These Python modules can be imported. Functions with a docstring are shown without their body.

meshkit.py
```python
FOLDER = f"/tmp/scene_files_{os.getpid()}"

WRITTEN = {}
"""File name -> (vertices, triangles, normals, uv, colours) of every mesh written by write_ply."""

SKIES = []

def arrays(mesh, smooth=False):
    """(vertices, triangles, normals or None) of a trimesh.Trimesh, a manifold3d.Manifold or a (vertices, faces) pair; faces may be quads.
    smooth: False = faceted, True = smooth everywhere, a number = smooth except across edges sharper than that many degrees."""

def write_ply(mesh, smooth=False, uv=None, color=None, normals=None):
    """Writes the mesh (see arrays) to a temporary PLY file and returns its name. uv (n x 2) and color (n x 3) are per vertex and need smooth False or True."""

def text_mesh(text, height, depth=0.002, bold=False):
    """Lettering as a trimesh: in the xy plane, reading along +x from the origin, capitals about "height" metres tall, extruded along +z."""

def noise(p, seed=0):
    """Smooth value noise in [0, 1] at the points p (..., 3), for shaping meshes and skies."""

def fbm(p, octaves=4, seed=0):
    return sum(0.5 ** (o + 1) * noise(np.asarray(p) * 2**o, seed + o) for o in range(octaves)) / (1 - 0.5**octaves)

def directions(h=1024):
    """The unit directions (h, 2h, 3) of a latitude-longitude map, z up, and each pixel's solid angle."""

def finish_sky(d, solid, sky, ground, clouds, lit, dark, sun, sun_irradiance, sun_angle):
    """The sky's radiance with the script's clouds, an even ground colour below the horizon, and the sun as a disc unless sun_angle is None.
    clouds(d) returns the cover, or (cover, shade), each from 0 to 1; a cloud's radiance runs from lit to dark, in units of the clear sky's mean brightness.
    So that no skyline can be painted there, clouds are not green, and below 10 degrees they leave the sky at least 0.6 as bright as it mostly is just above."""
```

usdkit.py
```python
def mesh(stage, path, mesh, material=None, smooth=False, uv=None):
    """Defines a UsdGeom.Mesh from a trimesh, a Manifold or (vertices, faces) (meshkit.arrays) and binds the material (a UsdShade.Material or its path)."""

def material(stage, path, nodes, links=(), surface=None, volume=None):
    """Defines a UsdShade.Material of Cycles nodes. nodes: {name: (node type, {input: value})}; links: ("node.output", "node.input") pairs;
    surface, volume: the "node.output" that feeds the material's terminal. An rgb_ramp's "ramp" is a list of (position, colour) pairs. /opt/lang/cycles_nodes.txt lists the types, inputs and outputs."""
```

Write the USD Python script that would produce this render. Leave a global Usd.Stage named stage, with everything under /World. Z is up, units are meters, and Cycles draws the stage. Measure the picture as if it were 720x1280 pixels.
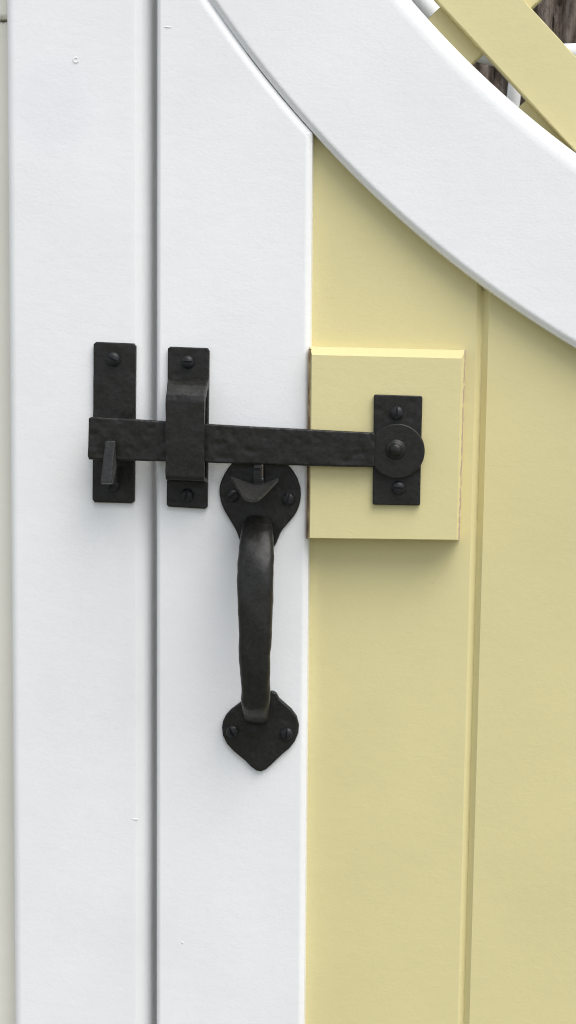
import math, random
import numpy as np, trimesh, manifold3d, usdkit, meshkit
from scipy.spatial import Delaunay
from shapely.geometry import Polygon, Point, LineString, box as sbox
from shapely.ops import unary_union
from shapely.prepared import prep
import shapely
from pxr import Usd, UsdGeom, UsdLux, UsdShade, Gf, Sdf

random.seed(7); rng = np.random.default_rng(7)
stage = Usd.Stage.CreateInMemory()
UsdGeom.SetStageUpAxis(stage, UsdGeom.Tokens.z); UsdGeom.SetStageMetersPerUnit(stage, 1.0)
UsdGeom.Xform.Define(stage, '/World'); UsdGeom.Scope.Define(stage, '/World/Looks')

# ------------------------------------------------------------------ camera
F, DIST, AIM = 1500.0, 0.75, np.array([0.0, 0.0, 1.05])      # focal length in photo pixels, distance to the gate
YAW, PITCH, ROLL = map(math.radians, (7.1, -6.6, -1.0))
def rot(y, t, r):
    cy, sy, ct, st, cr, sr = math.cos(y), math.sin(y), math.cos(t), math.sin(t), math.cos(r), math.sin(r)
    return (np.array([[cy,-sy,0],[sy,cy,0],[0,0,1]]) @ np.array([[1,0,0],[0,ct,-st],[0,st,ct]])
            @ np.array([[cr,0,sr],[0,1,0],[-sr,0,cr]]) @ np.array([[1,0,0],[0,0,-1],[0,1,0]]))
RM = rot(YAW, PITCH, ROLL)
EYE = AIM - DIST * (RM @ np.array([0, 0, -1.0]))
cam = UsdGeom.Camera.Define(stage, '/World/camera')
M4 = np.eye(4); M4[:3, :3] = RM.T; M4[3, :3] = EYE
cam.AddTransformOp().Set(Gf.Matrix4d(*M4.ravel().tolist()))
cam.CreateHorizontalApertureAttr(36.0); cam.CreateVerticalApertureAttr(64.0)
cam.CreateFocalLengthAttr(36.0 * F / 720); cam.CreateClippingRangeAttr(Gf.Vec2f(0.01, 500))
cam.CreateExposureAttr(0.98)

# ------------------------------------------------------------------ sky and sun (bright overcast, light from upper right)
SUN = np.array([0.46, -0.40, 1.25]); SUN /= np.linalg.norm(SUN)
usdkit.material(stage, '/World/Looks/sky', {
    's': ('sky_texture', {'sky_type': 'single_scattering', 'sun_disc': False, 'sun_elevation': math.asin(SUN[2]), 'sun_rotation': math.atan2(SUN[0], SUN[1]), 'aerosol_density': 2.0}),
    'tc': ('texture_coordinate', {}), 'n': ('noise_texture', {'scale': 2.2, 'detail': 5, 'roughness': 0.6}),
    'rp': ('rgb_ramp', {'ramp': [(0.3, (0.25,)*3), (0.7, (0.85,)*3)]}),
    'h': ('hsv', {'saturation': 0.75}), 'cl': ('hsv', {'saturation': 0.16, 'value': 1.0}),
    'm': ('mix_color', {}), 'b': ('background_shader', {'strength': 0.09})},
    [('s.color', 'h.color'), ('s.color', 'cl.color'), ('tc.generated', 'n.vector'), ('n.fac', 'rp.fac'), ('rp.color', 'm.fac'),
     ('h.color', 'm.a'), ('cl.color', 'm.b'), ('m.result', 'b.color')], surface='b.background')
dome = UsdLux.DomeLight.Define(stage, '/World/sky')
UsdShade.MaterialBindingAPI.Apply(dome.GetPrim()).Bind(UsdShade.Material.Get(stage, '/World/Looks/sky'))
dome.GetPrim().SetCustomDataByKey('kind', 'structure')
dome.GetPrim().SetCustomDataByKey('label', 'bright hazy daylight sky above the gate')
sun = UsdLux.DistantLight.Define(stage, '/World/sun')
sun.CreateNormalizeAttr(True); sun.CreateIntensityAttr(0.40); sun.CreateAngleAttr(55.0); sun.CreateColorAttr(Gf.Vec3f(1.0, 0.98, 0.96))
zc = SUN; xc = np.cross([0, 0, 1], zc); xc /= np.linalg.norm(xc); yc = np.cross(zc, xc)
m = np.eye(4); m[0, :3], m[1, :3], m[2, :3] = xc, yc, zc
sun.AddTransformOp().Set(Gf.Matrix4d(*m.ravel().tolist()))

# ------------------------------------------------------------------ helpers
def at(px, py, y=0.0):
    """Point on the real plane at depth y (metres, negative = towards the viewer) that was measured at a photo pixel."""
    d = RM @ np.array([px - 360.0, 640.0 - py, -F])
    return EYE + d * ((y - EYE[1]) / d[1])
def outl(pts, y):
    return Polygon([tuple(at(a, b, y)[[0, 2]]) for a, b in pts])
used = {}
def numbered(path):
    k = used.get(path, -1) + 1; used[path] = k
    return path if k == 0 else f'{path}_{k:03d}'
def tag(p, label=None, cat=None, group=None, kind=None):
    for k, v in (('label', label), ('category', cat), ('group', group), ('kind', kind)):
        if v: p.SetCustomDataByKey(k, v)
    return p
class Thing:
    def __init__(s, name, label, cat, loc, group=None):
        s.path = numbered('/World/' + name); s.loc = np.asarray(loc, float)
        x = UsdGeom.Xform.Define(stage, s.path); x.AddTranslateOp().Set(Gf.Vec3d(*map(float, s.loc)))
        s.prim = tag(x.GetPrim(), label, cat, group)
    def part(s, name, mesh, mat, smooth=40, parent=None, label=None, kind=None):
        v, f = (np.array(mesh.vertices), np.array(mesh.faces)) if hasattr(mesh, 'vertices') else mesh
        p = numbered((parent or s.path) + '/' + name)
        usdkit.mesh(stage, p, trimesh.Trimesh(v - s.loc, f, process=False), '/World/Looks/' + mat, smooth=smooth)
        tag(stage.GetPrimAtPath(p), label, None, None, kind)
        return p
def resample(line, step):
    n = max(8, int(math.ceil(line.length / step)))
    c = np.array(line.coords); keep = c[:-1] if line.is_ring else c
    L = np.linspace(0, line.length, n, endpoint=not line.is_ring)
    L = np.unique(np.concatenate([L, [line.project(Point(p)) for p in keep]]).round(7))
    if line.is_ring: L = L[L < line.length - 1e-6]
    L = L[np.concatenate([[True], np.diff(L) > step * 0.25])]
    return np.array([line.interpolate(l).coords[0] for l in L])
def relief(poly, y0, t, r=0.001, step=0.004, edge=None, prof='round', dents=0.0, dfreq=125, wave=None, field=None):
    """A solid board or plate of outline poly (x, z): front face at y0, thickness t, front edge rounded or chamfered by r (a number or r(points)).
    dents: hammered relief; field(points): extra depth, for worn places."""
    edge = edge or step
    rmax = r if np.isscalar(r) else r.max_r
    if prof == 'soft': fr = (0.04, 0.15, 0.32, 0.55, 0.8, 1.02, 1.35, 1.9)
    elif prof == 'round': fr = (0.04, 0.15, 0.32, 0.55, 0.8, 1.02, 1.4)
    else: fr = (0.5, 1.0)
    P = [resample(poly.exterior, edge)] + [resample(h, edge) for h in poly.interiors]
    nb = sum(map(len, P))
    for q in sorted({round(q * k_, 7) for q in fr for k_ in (getattr(r, 'rs', None) or [rmax])}):
        b = poly.buffer(-q)
        for g in getattr(b, 'geoms', [b]):
            if not g.is_empty: P += [resample(g.exterior, edge)] + [resample(h, edge) for h in g.interiors]
    x0, z0, x1, z1 = poly.bounds
    gx, gz = np.meshgrid(np.arange(x0, x1, step), np.arange(z0, z1, step * 0.9))
    gx[1::2] += step / 2
    G = np.c_[gx.ravel(), gz.ravel()]
    ins = poly.buffer(-rmax * max(1, fr[-1]) - step * 0.55)
    if not ins.is_empty:
        P.append(G[shapely.contains_xy(ins, G[:, 0], G[:, 1])])
    P = np.vstack(P)
    tri = Delaunay(P).simplices
    c = P[tri].mean(1)
    a, b_, c_ = P[tri[:, 0]], P[tri[:, 1]], P[tri[:, 2]]
    area = (b_[:, 0]-a[:, 0])*(c_[:, 1]-a[:, 1]) - (b_[:, 1]-a[:, 1])*(c_[:, 0]-a[:, 0])
    ok = shapely.contains_xy(poly.buffer(1e-7), c[:, 0], c[:, 1]) & (np.abs(area) > 1e-13)
    tri = tri[ok]; area = area[ok]
    tri[area < 0] = tri[area < 0][:, ::-1]                      # counter-clockwise in (x, z): normal -y
    bd = shapely.boundary(poly)
    d = shapely.distance(shapely.points(P[:, 0], P[:, 1]), bd)
    rr = np.full(len(P), r) if np.isscalar(r) else r(P)
    u = np.clip(1 - d / rr, 0, 1)
    y = rr * ((1 - np.sqrt(np.maximum(0, 1 - u * u))) if prof == 'round' else 0.75 * u ** 1.5 if prof == 'soft' else u)
    if dents:
        q = np.c_[P * dfreq, np.zeros(len(P))]
        y = y + dents * (meshkit.fbm(q, 3, 3) - 0.5) * 2 + 0.6 * dents * np.maximum(0, meshkit.noise(q * 1.7, 9) - 0.62) * 4
    if field is not None: y = y + field(P, d)
    V = np.vstack([np.c_[P[:, 0], y0 + y, P[:, 1]], np.c_[P[:, 0], np.full(len(P), y0 + t), P[:, 1]]])
    n = len(P)
    e = np.vstack([tri[:, [0, 1]], tri[:, [1, 2]], tri[:, [2, 0]]])
    key = {tuple(x) for x in e.tolist()}
    be = np.array([x for x in e.tolist() if (x[1], x[0]) not in key])
    side = np.vstack([np.c_[be[:, 0], be[:, 0] + n, be[:, 1]], np.c_[be[:, 1], be[:, 0] + n, be[:, 1] + n]])
    return trimesh.Trimesh(V, np.vstack([tri, tri[:, ::-1] + n, side]), process=False)
def soften(tm, length, it=6, dents=0.0, freq=120):
    """Refines a solid, rounds its edges a little and hammers it."""
    mf = manifold3d.Manifold(manifold3d.Mesh(np.asarray(tm.vertices, np.float32), np.asarray(tm.faces, np.uint32)))
    mm = mf.refine_to_length(length).to_mesh()
    o = trimesh.Trimesh(mm.vert_properties[:, :3], mm.tri_verts, process=True)
    if it: trimesh.smoothing.filter_taubin(o, 0.5, 0.45, it)
    if dents: o.vertices = o.vertices + o.vertex_normals * ((meshkit.fbm(o.vertices * freq, 3, 5) - 0.5) * 2 * dents)[:, None]
    return o
def profile_solid(pts):
    """pts: (depth y, photo row, left px, right px) round the side profile -> solid across the width."""
    L = np.array([at(l, r, y) for y, r, l, _ in pts]); Rr = np.array([at(q, r, y) for y, r, _, q in pts])
    n = len(pts); V = np.vstack([L, Rr])
    poly = Polygon([(p[1], p[2]) for p in L])
    import mapbox_earcut as ec
    T = ec.triangulate_float64(np.array(L[:, 1:3]), np.array([n], np.uint32)).reshape(-1, 3)
    S = [q for i in range(n) for q in ([i, (i+1) % n, i+n], [(i+1) % n, (i+1) % n + n, i+n])]
    tm = trimesh.Trimesh(V, np.vstack([T, T[:, ::-1] + n, S]), process=False)
    trimesh.repair.fix_normals(tm)
    return tm
def boxm(lo, hi):
    b = trimesh.creation.box(extents=np.subtract(hi, lo)); b.apply_translation((np.asarray(lo) + hi) / 2); return b
def lathe(profile, center, n=40):
    """profile (radius, height towards the viewer) turned about the -y axis."""
    tm = trimesh.creation.revolve(np.array(profile), sections=n)
    v = tm.vertices; tm.vertices = np.c_[v[:, 0], -v[:, 2], v[:, 1]] + np.asarray(center); trimesh.repair.fix_normals(tm)
    return tm
def screw(th, px, py, y, r=0.0042, ang=0.0, h=0.0024):
    c = at(px, py, y)
    prof = [(0, -0.001), (r, -0.001), (r, 0.0004)] + [(r * math.cos(a), 0.0004 + h * math.sin(a)) for a in np.linspace(0.12, math.pi/2, 9)[:-1]] + [(0, 0.0004 + h)]
    hd = lathe(prof, (0, 0, 0))
    m1 = manifold3d.Manifold(manifold3d.Mesh(np.asarray(hd.vertices, np.float32), np.asarray(hd.faces, np.uint32)))
    sl = manifold3d.Manifold.cube([0.0011, 0.004, 0.02], True).translate([0, -h - 0.0008, 0]).rotate([0, math.degrees(ang), 0])
    o = (m1 - sl).to_mesh()
    th.part('screw', trimesh.Trimesh(o.vert_properties[:, :3] + c, o.tri_verts, process=False), 'black_iron_screw', 35)

# ------------------------------------------------------------------ materials
def paint(name, col, rough=0.42, grain=0.00012, stain=None, chips=None):
    n = {'g': ('geometry', {}), 'mp': ('mapping', {'scale': (0.6, 1, 1)}),
         'n1': ('noise_texture', {'scale': 650, 'detail': 3, 'roughness': 0.6}), 'n2': ('noise_texture', {'scale': 130, 'detail': 3}),
         'n3': ('noise_texture', {'scale': 9, 'detail': 4}),
         'rp': ('rgb_ramp', {'ramp': [(0.3, tuple(0.955 * c for c in col)), (0.7, tuple(min(1, 1.02 * c) for c in col))]}),
         'add': ('math', {'math_type': 'multiply_add', 'value2': 0.6}),
         'b': ('bump', {'strength': 1.0, 'distance': grain, 'use_object_space': False}),
         'rr': ('map_range', {'to_min': rough - 0.06, 'to_max': rough + 0.08}),
         'p': ('principled_bsdf', {'specular_ior_level': 0.4})}
    l = [('g.position', 'mp.vector'), ('mp.vector', 'n1.vector'), ('mp.vector', 'n2.vector'), ('g.position', 'n3.vector'), ('n3.fac', 'rp.fac'),
         ('n1.fac', 'add.value1'), ('n2.fac', 'add.value3'), ('add.value', 'b.height'), ('b.normal', 'p.normal'), ('n3.fac', 'rr.value'), ('rr.result', 'p.roughness')]
    out = 'rp.color'
    if stain:
        c, rad, tint = stain
        n.update({'sm': ('mapping', {'mapping_type': 'point', 'location': tuple(-np.array(c) / rad), 'scale': tuple(1 / np.array(rad))}),
                  'sg': ('gradient_texture', {'gradient_type': 'spherical'}), 'sr': ('rgb_ramp', {'ramp': [(0, (0, 0, 0)), (0.45, (1, 1, 1))]}), 'smx': ('mix_color', {'b': tint})})
        l += [('g.position', 'sm.vector'), ('sm.vector', 'sg.vector'), ('sg.fac', 'sr.fac'), ('sr.color', 'smx.fac'), (out, 'smx.a')]
        out = 'smx.result'
    if chips:                                                   # bare wood along a worn edge, a line in x
        xe, half, z0, z1, wood, amt = chips
        n.update({'sx': ('separate_xyz', {}), 'dx': ('math', {'math_type': 'subtract', 'value2': xe}), 'ab': ('math', {'math_type': 'absolute'}),
                  'sc': ('map_range', {'from_min': 0.0, 'from_max': half, 'to_min': 1.0, 'to_max': 0.0, 'clamp': True}),
                  'cm': ('mapping', {'scale': (1.6, 1, 0.75)}), 'cn': ('noise_texture', {'scale': 300, 'detail': 5, 'roughness': 0.65}),
                  'cp': ('math', {'math_type': 'multiply_add'}), 'cr': ('rgb_ramp', {'ramp': [(amt, (0, 0, 0)), (amt + 0.04, (1, 1, 1))]}),
                  'cmx': ('mix_color', {'b': wood}), 'half': ('math', {'math_type': 'multiply', 'value2': 0.45})})
        l += [('g.position', 'sx.vector'), ('sx.x', 'dx.value1'), ('dx.value', 'ab.value1'), ('ab.value', 'sc.value'), ('g.position', 'cm.vector'), ('cm.vector', 'cn.vector'),
              ('sc.result', 'half.value1'), ('half.value', 'cp.value3'), ('cn.fac', 'cp.value1'), ('sc.result', 'cp.value2'), ('cp.value', 'cr.fac'), ('cr.color', 'cmx.fac'), (out, 'cmx.a')]
        out = 'cmx.result'
    l.append((out, 'p.base_color'))
    usdkit.material(stage, '/World/Looks/' + name, n, l, surface='p.BSDF')
WHITE, YEL = (0.80, 0.80, 0.79), (0.665, 0.592, 0.305)
sc = at(62, 130, 0)
paint('white_paint', WHITE)
paint('post_white_paint', WHITE, stain=(sc, np.array([0.030, 0.05, 0.034]), (0.77, 0.775, 0.785)))
paint('cream_white_paint', (0.78, 0.755, 0.66))
paint('yellow_paint', YEL, 0.45)
def iron(name, base, rough, bump):
    usdkit.material(stage, '/World/Looks/' + name, {
        'g': ('geometry', {}), 'n1': ('noise_texture', {'scale': 420, 'detail': 5, 'roughness': 0.6}), 'n2': ('noise_texture', {'scale': 1500, 'detail': 3, 'roughness': 0.7}),
        'rp': ('rgb_ramp', {'ramp': [(0.3, tuple(0.75 * c for c in base)), (0.7, tuple(1.35 * c for c in base))]}),
        'rr': ('map_range', {'from_min': 0.3, 'from_max': 0.7, 'to_min': rough - 0.09, 'to_max': rough + 0.1}),
        'ad': ('math', {'math_type': 'multiply_add', 'value2': 0.35}), 'b': ('bump', {'strength': 1.0, 'distance': bump}),
        'p': ('principled_bsdf', {'specular_ior_level': 0.33})},
        [('g.position', 'n1.vector'), ('g.position', 'n2.vector'), ('n1.fac', 'rp.fac'), ('rp.color', 'p.base_color'), ('n1.fac', 'rr.value'), ('rr.result', 'p.roughness'),
         ('n2.fac', 'ad.value1'), ('n1.fac', 'ad.value3'), ('ad.value', 'b.height'), ('b.normal', 'p.normal')], surface='p.BSDF')
iron('black_iron', (0.0105, 0.010, 0.0085), 0.39, 0.00016)
iron('worn_iron', (0.024, 0.0235, 0.022), 0.36, 0.00010)
iron('black_iron_screw', (0.012, 0.012, 0.013), 0.40, 0.00008)
usdkit.material(stage, '/World/Looks/bark', {
    'g': ('geometry', {}), 'mp': ('mapping', {'scale': (1, 1, 0.25)}), 'n': ('noise_texture', {'scale': 115, 'detail': 7, 'roughness': 0.65}), 'pt': ('attribute', {'attribute': 'ridge'}),
    'rp': ('rgb_ramp', {'ramp': [(0.3, (0.075, 0.056, 0.045)), (0.5, (0.19, 0.155, 0.13)), (0.72, (0.34, 0.30, 0.265))]}),
    'b': ('bump', {'strength': 1.0, 'distance': 0.007}), 'p': ('principled_bsdf', {'roughness': 0.9, 'specular_ior_level': 0.15})},
    [('g.position', 'mp.vector'), ('mp.vector', 'n.vector'), ('n.fac', 'rp.fac'), ('rp.color', 'p.base_color'), ('n.fac', 'b.height'), ('b.normal', 'p.normal')], surface='p.BSDF')
usdkit.material(stage, '/World/Looks/white_plastic', {'p': ('principled_bsdf', {'base_color': (0.86, 0.87, 0.88), 'roughness': 0.3})}, surface='p.BSDF')
usdkit.material(stage, '/World/Looks/ground_cover', {
    'g': ('geometry', {}), 'n': ('noise_texture', {'scale': 3, 'detail': 8, 'roughness': 0.65}), 'rp': ('rgb_ramp', {'ramp': [(0.3, (0.09, 0.092, 0.07)), (0.7, (0.15, 0.152, 0.115))]}),
    'b': ('bump', {'strength': 0.6, 'distance': 0.01}), 'p': ('principled_bsdf', {'roughness': 0.9})},
    [('g.position', 'n.vector'), ('n.fac', 'rp.fac'), ('rp.color', 'p.base_color'), ('n.fac', 'b.height'), ('b.normal', 'p.normal')], surface='p.BSDF')

# ------------------------------------------------------------------ ground
gm = trimesh.Trimesh([[-40, -40, 0], [40, -40, 0], [40, 40, 0], [-40, 40, 0]], [[0, 1, 2], [0, 2, 3]], process=False)
usdkit.mesh(stage, '/World/ground', gm, '/World/Looks/ground_cover')
tag(stage.GetPrimAtPath('/World/ground'), 'dull green ground below the gate', None, None, 'structure')

# ------------------------------------------------------------------ gate geometry (all in metres, front of the stile at y = 0)
Z0 = 0.06
low = np.array([at(a, b, 0)[[0, 2]] for a, b in [(263, 0), (295, 46), (327, 91), (362, 135), (394, 169), (430, 206), (467, 242), (515, 284), (560, 321), (613, 364), (667, 404), (720, 434)]])
A = np.c_[2 * low, np.ones(len(low))]; s = np.linalg.lstsq(A, (low ** 2).sum(1), rcond=None)[0]
CX, CZ = s[:2]; RO = math.sqrt(s[2] + CX ** 2 + CZ ** 2)
up = np.array([at(a, b, 0.006)[[0, 2]] for a, b in [(510, 0), (547, 37), (583, 75), (613, 103), (647, 132), (680, 158), (720, 190)]])
A = np.c_[2 * up, np.ones(len(up))]; s2 = np.linalg.lstsq(A, (up ** 2).sum(1), rcond=None)[0]
RI = np.hypot(up[:, 0] - CX, up[:, 1] - CZ).mean()
print('arch', CX, CZ, RO, RI, 'upper fit', s2[:2], 'res', np.hypot(low[:, 0]-CX, low[:, 1]-CZ) - RO, np.hypot(up[:, 0]-CX, up[:, 1]-CZ) - RI)
def vline(p, q, y):
    """Left-to-right position x(z) of a nearly upright edge measured at two pixels."""
    a, b = at(*p, y), at(*q, y); k = (b[0] - a[0]) / (b[2] - a[2])
    return lambda z: a[0] + k * (z - a[2])
xl, xr = vline((196, 0), (195.5, 1280), 0), vline((389.8, 178), (379.5, 1270), 0)
ZT = 1.66
def disc(r): return Point(CX, CZ).buffer(r, quad_segs=420)
XL = xl(1.05); XM = 2 * CX - XL                                  # the gate is symmetrical about the middle of its arch
stile_o = Polygon([(xl(Z0), Z0), (xr(Z0), Z0), (xr(ZT), ZT), (xl(ZT), ZT)])
stile = stile_o.difference(disc(RO + 0.0004)); stile = max(getattr(stile, 'geoms', [stile]), key=lambda g: g.centroid.y < 1.2 and g.area)
stile = stile.simplify(0.00002)
stile_plain = stile
stile = stile.difference(outl([(317, 578), (333, 578), (333, 602.5), (317, 602.5)], 0.0))   # slot for the thumb lever
class RStile:
    max_r = 0.0042; rs = [0.0042, 0.0034, 0.0024]
    def __call__(s, P):
        dr = np.hypot(P[:, 0] - CX, P[:, 1] - CZ) - RO
        return np.where(dr < 0.0042, 0.0042, np.where(P[:, 0] < xl(P[:, 1]) + 0.03, 0.0024, 0.0034))
gate = Thing('garden_gate', 'white framed garden gate with yellow boards and a curved top rail', 'gate', ((XL + XM) / 2, 0.015, Z0))
stile_mesh = relief(stile, 0.0, 0.030, RStile(), 0.012, 0.0016, prof='soft')
gate.part('stile', stile_mesh, 'white_paint', 60)
mir = relief(stile_plain, 0.0, 0.030, RStile(), 0.012, 0.003, prof='soft'); mir.vertices[:, 0] = 2 * CX - mir.vertices[:, 0]; mir.faces = mir.faces[:, ::-1]
gate.part('stile', mir, 'white_paint', 60)
class RArch:
    max_r = 0.0085; rs = [0.0085, 0.0036]
    def __call__(s, P):
        d = np.hypot(P[:, 0] - CX, P[:, 1] - CZ)
        return np.where(d < (RO + RI) / 2, 0.0085, 0.0036)
arch = disc(RO).difference(disc(RI)).intersection(sbox(XL, 0, XM, CZ)).intersection(sbox(-9, 0, 9, ZT - 0.0005))
arch = max(getattr(arch, 'geoms', [arch]), key=lambda g: g.area).simplify(0.00002)
gate.part('arch_rail', relief(arch, 0.0, 0.0125, RArch(), 0.010, 0.0016, prof='soft'), 'white_paint', 60, label='curved white rail sweeping up to the left')

# yellow tongue and groove boards behind the rails
YB = 0.0105
g1 = vline((604.4, 352), (579.6, 1270), YB)
bw = g1(1.05) - xr(1.05) + 0.005
inside = disc(RO - 0.012)
k = 0; left = lambda z: xr(z) - 0.010
edges = [left] + [(lambda z, i=i: g1(z) + i * 0.112) for i in range(0, 12)]
for a, b in zip(edges[:-1], edges[1:]):
    if a(1.0) > XM - 0.10: break
    R_ = (lambda z, b=b: min(b(z), 2 * CX - left(z)))
    zz = np.linspace(Z0 + 0.02, 1.75, 60)
    o = Polygon([(a(z) + 0.0004, z) for z in zz] + [(R_(z) - 0.0004, z) for z in zz[::-1]]).buffer(0).difference(inside)
    o = min(getattr(o, 'geoms', [o]), key=lambda g: g.centroid.y)
    first = a is left
    class RB:
        max_r = 0.0034
        def __call__(s, P, a=a, b=b): return np.full(len(P), 0.0034)
    gate.part('board', relief(o.simplify(0.00002), YB, 0.014, RB(), 0.012, 0.005, prof='chamfer'), 'yellow_paint', 25)
    if b(1.0) < XM - 0.1:                                       # the tongue that closes the groove
        q = [at(0, 0, 0)] * 0
        zt = CZ - math.sqrt(max(0, (RO - 0.012) ** 2 - (b(1.2) - CX) ** 2))
        tg = Polygon([(b(Z0 + .03) - 0.0018, Z0 + .03), (b(Z0 + .03) + 0.0018, Z0 + .03), (b(zt) + 0.0018, zt), (b(zt) - 0.0018, zt)])
        gate.part('tongue', relief(tg, YB + 0.0036, 0.008, 0.0002, 0.02, 0.02, prof='chamfer'), 'yellow_paint', 25)
# lattice above the arch: two layers of diagonal slats
clip = disc(RI + 0.030).intersection(sbox(XL + 0.03, 0.4, XM - 0.03, ZT - 0.01))
def slats(p0, p1, width_pt, y, i0, i1, t=0.006, pitch=2.0):
    a, b = at(*p0, y)[[0, 2]], at(*p1, y)[[0, 2]]; u = (b - a) / np.linalg.norm(b - a); n = np.array([-u[1], u[0]])
    w = (at(*width_pt, y)[[0, 2]] - a) @ n
    for i in range(i0, i1):
        o0 = a + n * w * pitch * i
        s_ = Polygon([o0 - 3 * u, o0 + 3 * u, o0 + 3 * u + n * w, o0 - 3 * u + n * w]).intersection(clip)
        for g in getattr(s_, 'geoms', [s_]):
            if g.is_empty or g.area < 4e-4: continue
            gate.part('lattice_slat', relief(g.simplify(0.00002), y, t, 0.0007, 0.03, 0.012), 'yellow_paint', 35)
slats((545, 0), (681, 148), (655, 0), 0.0140, -4, 9)
slats((595, 75), (672, 3), (540, 18), 0.0202, -6, 7)
gate.part('top_rail', relief(sbox(XL, ZT, XM, ZT + 0.07), 0.0, 0.03, 0.003, 0.03), 'white_paint', 40)

# ------------------------------------------------------------------ gate post and the fence beside it
YP = 0.005
pl, pr = vline((6, 100), (15.5, 1200), YP), vline((185, 0), (185, 1280), YP)
post = Polygon([(pl(0.0), 0.0), (pr(0.0) , 0.0), (pr(1.75), 1.75), (pl(1.75), 1.75)])
class RPost:
    max_r = 0.011; rs = [0.011, 0.006]
    def __call__(s, P):
        mid = (pl(P[:, 1]) + pr(P[:, 1])) / 2
        return np.where(P[:, 0] > mid, 0.011, 0.006)
gp = Thing('gate_post', 'white square gate post with rounded corners left of the gate', 'gate post', ((pl(0.5) + pr(0.5)) / 2, YP + 0.045, 0))
gp.part('post_shaft', relief(post, YP, 0.09, RPost(), 0.010, 0.0016), 'post_white_paint', 60)
def drip(th, px, py, y, w, h, d=0.0004, ang=0):
    s_ = trimesh.creation.icosphere(2, 1.0); s_.apply_scale((w, d, h)); s_.apply_transform(trimesh.transformations.rotation_matrix(ang, (0, 1, 0))); s_.apply_translation(at(px, py, y))
    th.part('paint_drip', s_, 'white_paint', True)
drip(gp, 168, 1024, YP + 0.0002, 0.0024, 0.0005, 0.0004)
for a_ in range(12): drip(gp, 95 + 3.0 * math.cos(a_ * 0.4 + 0.5), 75 + 3.0 * math.sin(a_ * 0.4 + 0.5), YP, 0.0006, 0.0006, 0.00035)
drip(gp, 16, 470, YP + 0.0012, 0.0006, 0.0012, 0.0006)
drip(gate, 210, 34, 0.0, 0.0026, 0.0004, 0.0003, 0.1)
drip(gate, 228, 1178, 0.0, 0.0006, 0.0009, 0.0004)
YF = 0.022
fp = Thing('fence_panel', 'cream white fence panel with an upper rail at the far left edge', 'fence', (pl(1) - 0.15, YF, 0.05))
zr = at(2, 22, YF - 0.004)[2]
fp.part('fence_rail', relief(sbox(pl(1) - 0.4, zr, pl(1.4) + 0.004, zr + 0.09), YF - 0.0025, 0.02, 0.002, 0.02, 0.004), 'cream_white_paint', 40)
for i in range(3):
    x1 = pl(0.9) + 0.004 - i * 0.13
    fp.part('fence_board', relief(sbox(x1 - 0.129, 0.06, x1, zr - 0.0005), YF, 0.02, 0.003, 0.03, 0.004), 'cream_white_paint', 40)

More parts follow.
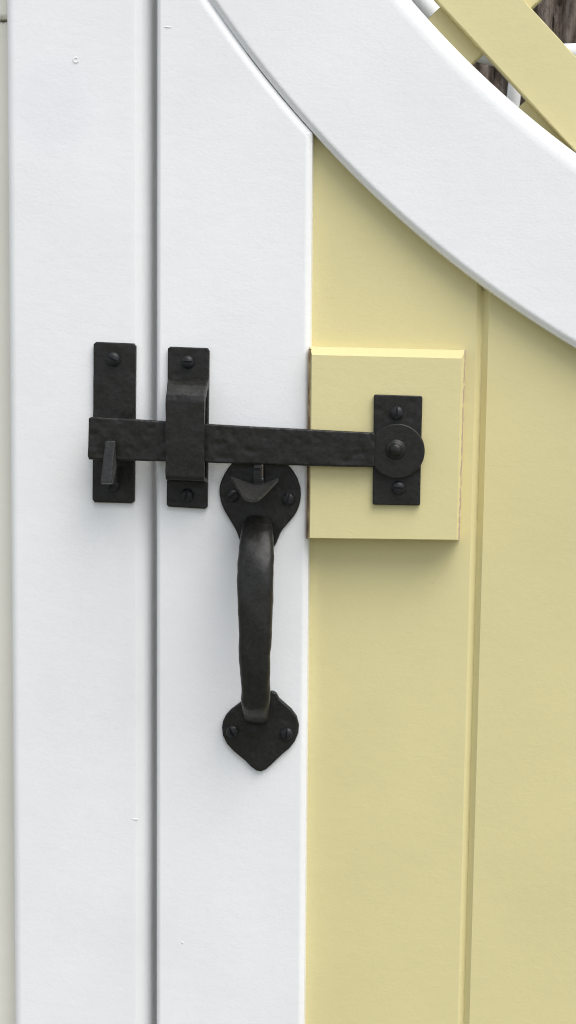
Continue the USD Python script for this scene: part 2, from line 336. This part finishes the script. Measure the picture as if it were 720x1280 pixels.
# ------------------------------------------------------------------ mounting block
YK = -0.0065
bc = [(386.8, 433), (582, 437.6), (575.2, 676.5), (384, 674)]
o = outl(bc, YK + 0.005)
L0, B0 = at(386, 550, YK)[0], at(480, 674, YK)[2]; T0 = at(480, 436, YK)[2]; R0 = at(579, 550, YK)[0]
class RBlock:
    max_r = 0.0056
    def __call__(s, P):
        dT, dL, dB, dR = (np.abs(shapely.distance(shapely.points(P), e)) for e in EDG)
        w = np.stack([dT / 0.0054, dR / 0.0034, dB / 0.0022, dL / 0.0026], 1)
        return np.array([0.0054, 0.0034, 0.0022, 0.0026])[w.argmin(1)]
cs = list(o.exterior.coords)
EDG = [LineString([cs[0], cs[1]]), LineString([cs[3], cs[0]]), LineString([cs[2], cs[3]]), LineString([cs[1], cs[2]])]
EDG = [EDG[0], EDG[1], EDG[2], EDG[3]]                          # top, left, bottom, right
def chamfer_block(o, y0, t, widths):
    """A block with a different chamfer on each side: widths top, right, bottom, left; built corner by corner."""
    c = np.array(o.exterior.coords[:-1])                          # tl, tr, br, bl
    def line(i, w):
        a, b = c[i], c[(i + 1) % 4]; u = (b - a) / np.linalg.norm(b - a); n = np.array([u[1], -u[0]])
        if (c.mean(0) - a) @ n < 0: n = -n
        return a + n * w, u
    def meet(l, k):
        A_ = np.array([l[1], -k[1]]).T; t_ = np.linalg.solve(A_, k[0] - l[0]); return l[0] + l[1] * t_[0]
    ls = [line(i, w) for i, w in enumerate(widths)]
    inn = [meet(ls[(i - 1) % 4], ls[i]) for i in range(4)]
    V = [(p[0], y0, p[1]) for p in inn] + [(p[0], y0 + 0.0078, p[1]) for p in c] + [(p[0], y0 + t, p[1]) for p in c]
    tm = trimesh.convex.convex_hull(np.array(V))
    return tm
blk = chamfer_block(o, YK, YB - YK - 0.0002, (0.0052, 0.0024, 0.0016, 0.0022))
blk = soften(blk, 0.003, 0)
rim = at(577, 448, YK)[0]; rim_b = at(571.5, 676, YK)[0]
paint('block_yellow_paint', YEL, 0.45, chips=((rim + rim_b) / 2 + 0.0016, 0.0030, 0, 2, (0.40, 0.30, 0.24), 0.80))
mb = Thing('mounting_block', 'square pale yellow wooden block under the round bolt pivot', 'wood block', at(480, 674, YK + 0.008))
mb.part('block_body', blk, 'block_yellow_paint', 12)
usdkit.material(stage, '/World/Looks/bare_wood', {
    'g': ('geometry', {}), 'mp': ('mapping', {'scale': (3, 3, 0.6)}), 'n': ('noise_texture', {'scale': 90, 'detail': 5}), 'rp': ('rgb_ramp', {'ramp': [(0.35, (0.10, 0.06, 0.035)), (0.5, (0.24, 0.16, 0.09)), (0.62, (0.50, 0.42, 0.22))]}),
    'p': ('principled_bsdf', {'roughness': 0.8})}, [('g.position', 'mp.vector'), ('mp.vector', 'n.vector'), ('n.fac', 'rp.fac'), ('rp.color', 'p.base_color')], surface='p.BSDF')
# thin bare strip: unpainted end grain on the left flank of the block
c0, c3 = at(386.8, 436, YK + 0.0045), at(384, 673.5, YK + 0.0045)
d_ = 0.0006
e0 = np.array([[c0[0] - d_, c0[1] - 0.0000, c0[2]], [c3[0] - d_, c3[1], c3[2]], [c3[0] - d_, YB - 0.001, c3[2]], [c0[0] - d_, YB - 0.001, c0[2]]])
e1 = e0 + [d_ + 0.0012, 0, 0]
mb.part('end_grain', trimesh.convex.convex_hull(np.vstack([e0, e1])), 'bare_wood', 20, label='bare brown end grain on the left flank')

# ------------------------------------------------------------------ hardware
IR = 'black_iron'
# catch on the post
ct = Thing('latch_catch', 'black iron catch plate with hook on the white post', 'latch catch', at(141, 528, YP - 0.003))
ct.part('back_plate', relief(outl([(116.6, 427), (169.5, 429.2), (167.5, 629.5), (115, 628)], YP - 0.003).buffer(-0.0015).buffer(0.0015), YP - 0.003, 0.0029, 0.0009, 0.0011, 0.0006, dents=0.00035), IR)
hk = profile_solid([(0.0030, 583, 134, 148), (-0.0150, 581, 132, 146), (-0.0158, 551.5, 132.6, 144.6), (-0.0200, 551, 132, 144),
                    (-0.0275, 603, 125.5, 139.2), (-0.0235, 605.5, 127, 141), (0.0030, 604, 133, 147)])
ct.part('hook', soften(hk, 0.0008, 5, 0.00012), 'worn_iron')
screw(ct, 142, 449, YP - 0.003, 0.0046, math.radians(-65), 0.0032)
screw(ct, 141.5, 606, YP - 0.003, 0.0044, math.radians(35), 0.003)
# keeper on the stile
kp = Thing('bolt_keeper', 'black iron keeper loop holding the bolt on the gate stile', 'bolt keeper', at(235, 534, -0.003))
kp.part('back_plate', relief(outl([(209.5, 433), (261.3, 435), (258.8, 636.5), (208, 633.5)], -0.003).buffer(-0.0012).buffer(0.0012), -0.003, 0.0029, 0.0009, 0.0011, 0.0006, dents=0.00035), IR)
prof = [(-0.0025, 472.5), (-0.0065, 476), (-0.0105, 481), (-0.0140, 487), (-0.0168, 493), (-0.0182, 501), (-0.0184, 540), (-0.0182, 596), (-0.0172, 600), (-0.0025, 602)]
inn = [(-0.0025, 597), (-0.0146, 595), (-0.0148, 540), (-0.0146, 505), (-0.0120, 496), (-0.0075, 488), (-0.0025, 484)]
def kx(y):                                                     # the strap narrows a little from the plate to the front
    l0, r0 = at(210, 535, -0.003)[0], at(260.2, 535, -0.003)[0]; l1, r1 = at(207.0, 535, -0.0182)[0], at(255.2, 535, -0.0182)[0]
    q = (-0.003 - y) / 0.0152; return l0 + (l1 - l0) * q, r0 + (r1 - r0) * q
def strap(pts):
    L, Rr = [], []
    for y, row in pts:
        z = at(232, row, y)[2]; a, b = kx(y); zsk = 0.0
        L.append((a, y, z)); Rr.append((b, y, z - 0.0004))
    n = len(L); V = np.vstack([L, Rr])
    import mapbox_earcut as ec
    T = ec.triangulate_float64(np.array(L)[:, 1:3].copy(), np.array([n], np.uint32)).reshape(-1, 3)
    S = [q for i in range(n) for q in ([i, (i+1) % n, i+n], [(i+1) % n, (i+1) % n + n, i+n])]
    tm = trimesh.Trimesh(V, np.vstack([T, T[:, ::-1] + n, S]), process=False); trimesh.repair.fix_normals(tm); return tm
kp.part('strap', soften(strap(prof + inn), 0.0009, 4, 0.0004), IR)
screw(kp, 235, 452.5, -0.003, 0.0042, math.radians(90), 0.0034)
screw(kp, 234, 619, -0.003, 0.0042, math.radians(15), 0.003)
# pivot plate on the block
YV = YK - 0.003
pv = Thing('pivot_plate', 'black iron pivot plate with disc and rivet on the yellow block', 'pivot plate', at(497, 563, YV))
pv.part('back_plate', relief(outl([(467.3, 493), (528, 495), (525, 632), (465.5, 631)], YV).buffer(-0.0006).buffer(0.0006), YV, 0.0029, 0.0007, 0.0011, 0.0006, dents=0.00030), IR)
cd = at(496.3, 564, YV - 0.003); ex = at(531, 564, YV - 0.003)
rd = ex[0] - cd[0]
pv.part('disc', relief(Point(cd[0], cd[2]).buffer(rd, quad_segs=40), YV - 0.0034, 0.0033, 0.0009, 0.0012, dents=0.0001), IR)
rc = at(494.5, 562, YV - 0.0034)
pv.part('rivet', lathe([(0, -0.001), (0.0064, -0.001), (0.0062, 0.0001), (0.0054, 0.0005), (0.0044, 0.0011)] + [(0.0038 * math.cos(a), 0.0013 + 0.0026 * math.sin(a)) for a in np.linspace(0.1, math.pi/2, 9)[:-1]] + [(0, 0.0039)], rc), IR, 60)
screw(pv, 496, 516, YV, 0.0042, math.radians(2), 0.003)
screw(pv, 498.3, 609.5, YV, 0.0042, math.radians(92), 0.003)
# the bolt bar
YBAR = YV - 0.0046
br = Thing('latch_bar', 'long black hammered iron bolt bar crossing from post to block', 'bolt bar', at(290, 552, YBAR + 0.0025))
bar = outl([(110.5, 521), (150, 523), (205, 526.5), (258, 530), (320, 533.5), (370, 536), (420, 538.6), (469.5, 541), (469.2, 562), (468, 584.3), (420, 583.6), (370, 582.2), (320, 580.6), (258, 578.6), (205, 577), (150, 575.8), (109, 574.5)], YBAR)
br.part('bar', relief(bar.buffer(-0.001).buffer(0.001), YBAR, 0.0048, 0.0012, 0.0011, 0.0007, dents=0.00055, dfreq=140), IR)
# thumb latch handle
YH = -0.003
th = Thing('thumb_latch_handle', 'black forged thumb latch pull handle with bean-shaped plates on the stile', 'door handle', at(322, 760, YH))
def smooth_poly(pts, y, n=200):
    from scipy.interpolate import splprep, splev
    q = np.array([at(a, b, y)[[0, 2]] for a, b in pts]); q = np.vstack([q, q[:1]])
    tck, _ = splprep(q.T, s=0, per=True); return Polygon(np.array(splev(np.linspace(0, 1, n, endpoint=False), tck)).T)
top = smooth_poly([(324.5, 567), (341, 570), (358, 580), (369, 594), (375, 611), (374.5, 628), (368.5, 643), (359, 655), (350, 667), (344, 681), (336, 689), (321, 691), (307, 689), (300.5, 679), (295, 664),
                   (287.5, 651), (279.5, 637), (274.6, 622), (275, 605), (280.5, 592), (291, 578), (307, 570)], YH)
hole = outl([(318.5, 579), (328.8, 579), (328.8, 606.5), (318.5, 606.5)], YH)
th.part('upper_plate', relief(top.difference(hole), YH, 0.0029, 0.0011, 0.0012, 0.0007, dents=0.00035), IR)
bot = Polygon([tuple(at(a, b, YH)[[0, 2]]) for a, b in [(341, 864.5), (345, 867), (348.5, 873.5), (356, 880), (364, 887), (370.5, 896), (373.3, 907), (372.6, 917), (368.5, 927), (361.5, 936), (353, 943), (345, 950.5), (338, 957.5), (332, 962.5), (326, 965),
       (320, 963.8), (314, 959.5), (307, 952.5), (299.5, 946), (291, 939), (283.5, 930.5), (278.3, 920), (277, 910), (278.2, 902), (282, 894), (288.5, 887), (296, 881.5), (303, 876), (307.5, 869.5), (311, 865.5)]])
bot = bot.buffer(0.0008, quad_segs=8).buffer(-0.0016, quad_segs=8).buffer(0.0008, quad_segs=8)
th.part('lower_plate', relief(bot, YH, 0.0029, 0.0011, 0.0012, 0.0007, dents=0.00035), IR)
sec = [(650, -0.0010, 307, 339, .0035), (656, -0.0060, 304, 340, .0045), (664, -0.0125, 302, 340.5, .0050), (676, -0.0195, 300, 341.5, .0052), (692, -0.0255, 298, 342, .0054), (714, -0.0305, 297.2, 342, .0056),
       (745, -0.0340, 297, 341, .0058), (775, -0.0350, 298, 340.5, .0058), (805, -0.0352, 299, 339.5, .0058), (835, -0.0340, 299.5, 338, .0056), (856, -0.0310, 301, 337.5, .0054), (872, -0.0285, 302, 337, .0050),
       (885, -0.0245, 303.2, 336, .0044), (893, -0.0175, 304.5, 335.5, .0042), (897, -0.0090, 305.5, 335, .0040), (898.5, -0.0010, 306, 335, .0038)]
from scipy.interpolate import CubicSpline
S_ = np.array(sec); u0 = np.linspace(0, 1, len(sec)); cs_ = CubicSpline(u0, S_); U = np.linspace(0, 1, 90); SS = cs_(U)
ctr = np.array([at((a + b) / 2, r_, y_) for r_, y_, a, b, _ in SS])
hw = np.array([np.linalg.norm(at(b, r_, y_) - at(a, r_, y_)) / 2 for r_, y_, a, b, _ in SS])
tan = np.gradient(ctr, axis=0); tan /= np.linalg.norm(tan, axis=1)[:, None]
xa = np.tile([1.0, 0, 0], (len(U), 1)); xa -= tan * (xa * tan).sum(1)[:, None]; xa /= np.linalg.norm(xa, axis=1)[:, None]
nn = np.cross(xa, tan); nn *= np.where(nn[:, 1:2] > 0, 1, -1) if False else 1
NA = 40; aa = np.linspace(0, 2 * math.pi, NA, endpoint=False); e_ = 0.72
ca, sa = np.sign(np.cos(aa)) * np.abs(np.cos(aa)) ** e_, np.sign(np.sin(aa)) * np.abs(np.sin(aa)) ** e_
V = ctr[:, None] + xa[:, None] * (hw[:, None] * ca)[..., None] + nn[:, None] * (SS[:, 4:5] * sa)[..., None]
V = V.reshape(-1, 3)
Fc = []
for i in range(len(U) - 1):
    for j in range(NA):
        a, b, c, d = i * NA + j, i * NA + (j + 1) % NA, (i + 1) * NA + j, (i + 1) * NA + (j + 1) % NA
        Fc += [[a, b, c], [b, d, c]]
Fc += [[0, j + 1, j] for j in range(1, NA - 1)]; o_ = (len(U) - 1) * NA; Fc += [[o_, o_ + j, o_ + j + 1] for j in range(1, NA - 1)]
grip = trimesh.Trimesh(V, Fc, process=False); trimesh.repair.fix_normals(grip)
grip.vertices = grip.vertices + grip.vertex_normals * ((meshkit.fbm(grip.vertices * [95, 95, 60], 3, 11) - 0.5) * 0.0022)[:, None]
th.part('grip', grip, IR, True)
# thumb press: a dished leaf that leans out of the slot
nu, nv = 26, 25
us, vs = np.linspace(0, 1, nu), np.linspace(-1, 1, nv)
x_mid = 321.0
pts = np.zeros((nu, nv, 3))
wcurve = np.interp(us, [0, 0.12, 0.25, 0.36, 0.47, 0.6, 0.75, 0.9, 1.0], [0.0035, 0.0045, 0.0090, 0.0130, 0.0148, 0.0118, 0.0092, 0.0062, 0.0036])
for i, u in enumerate(us):
    y = -0.001 - 0.034 * u
    row = 603.5 + 20.5 * u ** 1.6
    cpt = at(x_mid - 6.0 * u, row, y)
    for j, v in enumerate(vs):
        w = wcurve[i] * v
        pts[i, j] = cpt + [w, 0, 0.0062 * (abs(w) / 0.0148) ** 1.7]
top_s = pts.reshape(-1, 3); botm = top_s - [0, 0, 0.0019]
q = []
idx = lambda i, j: i * nv + j
for i in range(nu - 1):
    for j in range(nv - 1):
        a, b, c, d = idx(i, j), idx(i, j + 1), idx(i + 1, j), idx(i + 1, j + 1)
        q += [[a, b, c], [b, d, c]]
q = np.array(q); n_ = nu * nv
rim_ = [idx(0, j) for j in range(nv)] + [idx(i, nv - 1) for i in range(1, nu)] + [idx(nu - 1, j) for j in range(nv - 2, -1, -1)] + [idx(i, 0) for i in range(nu - 2, 0, -1)]
sd = [x for k_ in range(len(rim_)) for x in ([rim_[k_], rim_[(k_ + 1) % len(rim_)], rim_[k_] + n_], [rim_[(k_ + 1) % len(rim_)], rim_[(k_ + 1) % len(rim_)] + n_, rim_[k_] + n_])]
press = trimesh.Trimesh(np.vstack([top_s, botm]), np.vstack([q, q[:, ::-1] + n_, sd]), process=False); trimesh.repair.fix_normals(press)
th.part('thumb_press', press, 'worn_iron', 50)
lift = profile_solid([(0.001, 607, 317.5, 327), (-0.007, 606, 317, 326.5), (-0.0082, 598, 317, 326.5), (-0.0085, 590, 316.6, 326.4), (-0.0075, 585, 316.8, 326.4), (-0.0050, 581, 317, 326.6), (0.001, 580, 317.5, 327)])
th.part('lifter', soften(lift, 0.0007, 4, 0.00006), 'worn_iron')
for px, py, an in ((290.5, 619.5, 50), (360.5, 623.5, 12), (290.5, 914.5, -28), (358.5, 917, 3)):
    screw(th, px, py, YH, 0.0042, math.radians(an), 0.0026)

# ------------------------------------------------------------------ behind the lattice: a tree trunk and a white tube
YT = 0.42
tc = at(700, 60, YT); RT = 0.34
nh, na = 520, 1000
zs = np.linspace(0, 2.1, nh); an = np.linspace(0, 2 * math.pi, na, endpoint=False)
AZ, AN = np.meshgrid(zs, an, indexing='ij')
p3 = np.stack([np.cos(AN) * 11, np.sin(AN) * 11, AZ * 4.5], -1)
warp = meshkit.fbm(p3 * 1.3, 3, 21) - 0.5
q3 = np.stack([np.cos(AN) * 24 + warp * 1.6, np.sin(AN) * 24 + warp * 1.6, AZ * 9.0 + warp], -1)
ridge = 1 - np.abs(meshkit.noise(q3, 31) - 0.5) * 2; ridge2 = 1 - np.abs(meshkit.noise(q3 * [2, 2, 1.6], 33) - 0.5) * 2
rad = RT + 0.05 * np.exp(-AZ * 3) - 0.022 * ridge ** 4 - 0.008 * ridge2 ** 3 + 0.006 * meshkit.fbm(q3 * 3, 3, 37)
VT = np.stack([tc[0] + rad * np.cos(AN), tc[1] + RT + rad * np.sin(AN), AZ], -1).reshape(-1, 3)
i, j = np.meshgrid(np.arange(nh - 1), np.arange(na), indexing='ij'); a = (i * na + j).ravel(); b = (i * na + (j + 1) % na).ravel()
FT = np.vstack([np.c_[a, b, a + na], np.c_[b, b + na, a + na]])
cap = len(VT); VT = np.vstack([VT, [[tc[0], tc[1] + RT, 2.1]]]); last = (nh - 1) * na
FT = np.vstack([FT, [[last + k, last + (k + 1) % na, cap] for k in range(na)]])
tr = Thing('tree', 'tree trunk with furrowed brown bark seen through the lattice', 'tree', (tc[0], tc[1] + RT, 0))
tr.part('trunk', trimesh.Trimesh(VT, FT, process=False), 'bark', True)
def tube(pts, r, seg=14):
    P = np.array(pts); k_ = np.linspace(0, 1, len(P)); c = CubicSpline(k_, P)(np.linspace(0, 1, 70)); t_ = np.gradient(c, axis=0); t_ /= np.linalg.norm(t_, axis=1)[:, None]
    s_ = np.cross(t_, [0, 1, 0]); s_ /= np.linalg.norm(s_, axis=1)[:, None]; w_ = np.cross(t_, s_)
    g = np.linspace(0, 2 * math.pi, seg, endpoint=False)
    V_ = (c[:, None] + r * (s_[:, None] * np.cos(g)[None, :, None] + w_[:, None] * np.sin(g)[None, :, None])).reshape(-1, 3)
    F_ = [x for i in range(69) for j in range(seg) for x in ([i*seg+j, i*seg+(j+1) % seg, (i+1)*seg+j], [i*seg+(j+1) % seg, (i+1)*seg+(j+1) % seg, (i+1)*seg+j])]
    F_ += [[0, j + 1, j] for j in range(1, seg - 1)] + [[69*seg, 69*seg + j, 69*seg + j + 1] for j in range(1, seg - 1)]
    o = trimesh.Trimesh(V_, F_, process=False); trimesh.repair.fix_normals(o); return o
YW = 0.37
wt = Thing('white_hose', 'white hose looping in front of the bark behind the lattice', 'hose', at(640, 110, YW))
wt.part('hose_loop', tube([at(505, -30, YW), at(520, -8, YW), at(540, 17, YW), at(570, 46, YW), at(606, 64, YW), at(650, 70, YW), at(712, 70, YW), at(800, 62, YW)], 0.0105), 'white_plastic', True)
wt.part('hose_end', tube([at(648, 74, YW - .012), at(646, 92, YW - .016), at(643, 112, YW - .016), at(641, 130, YW - .014), at(634, 160, YW - .012)], 0.0060), 'white_plastic', True)
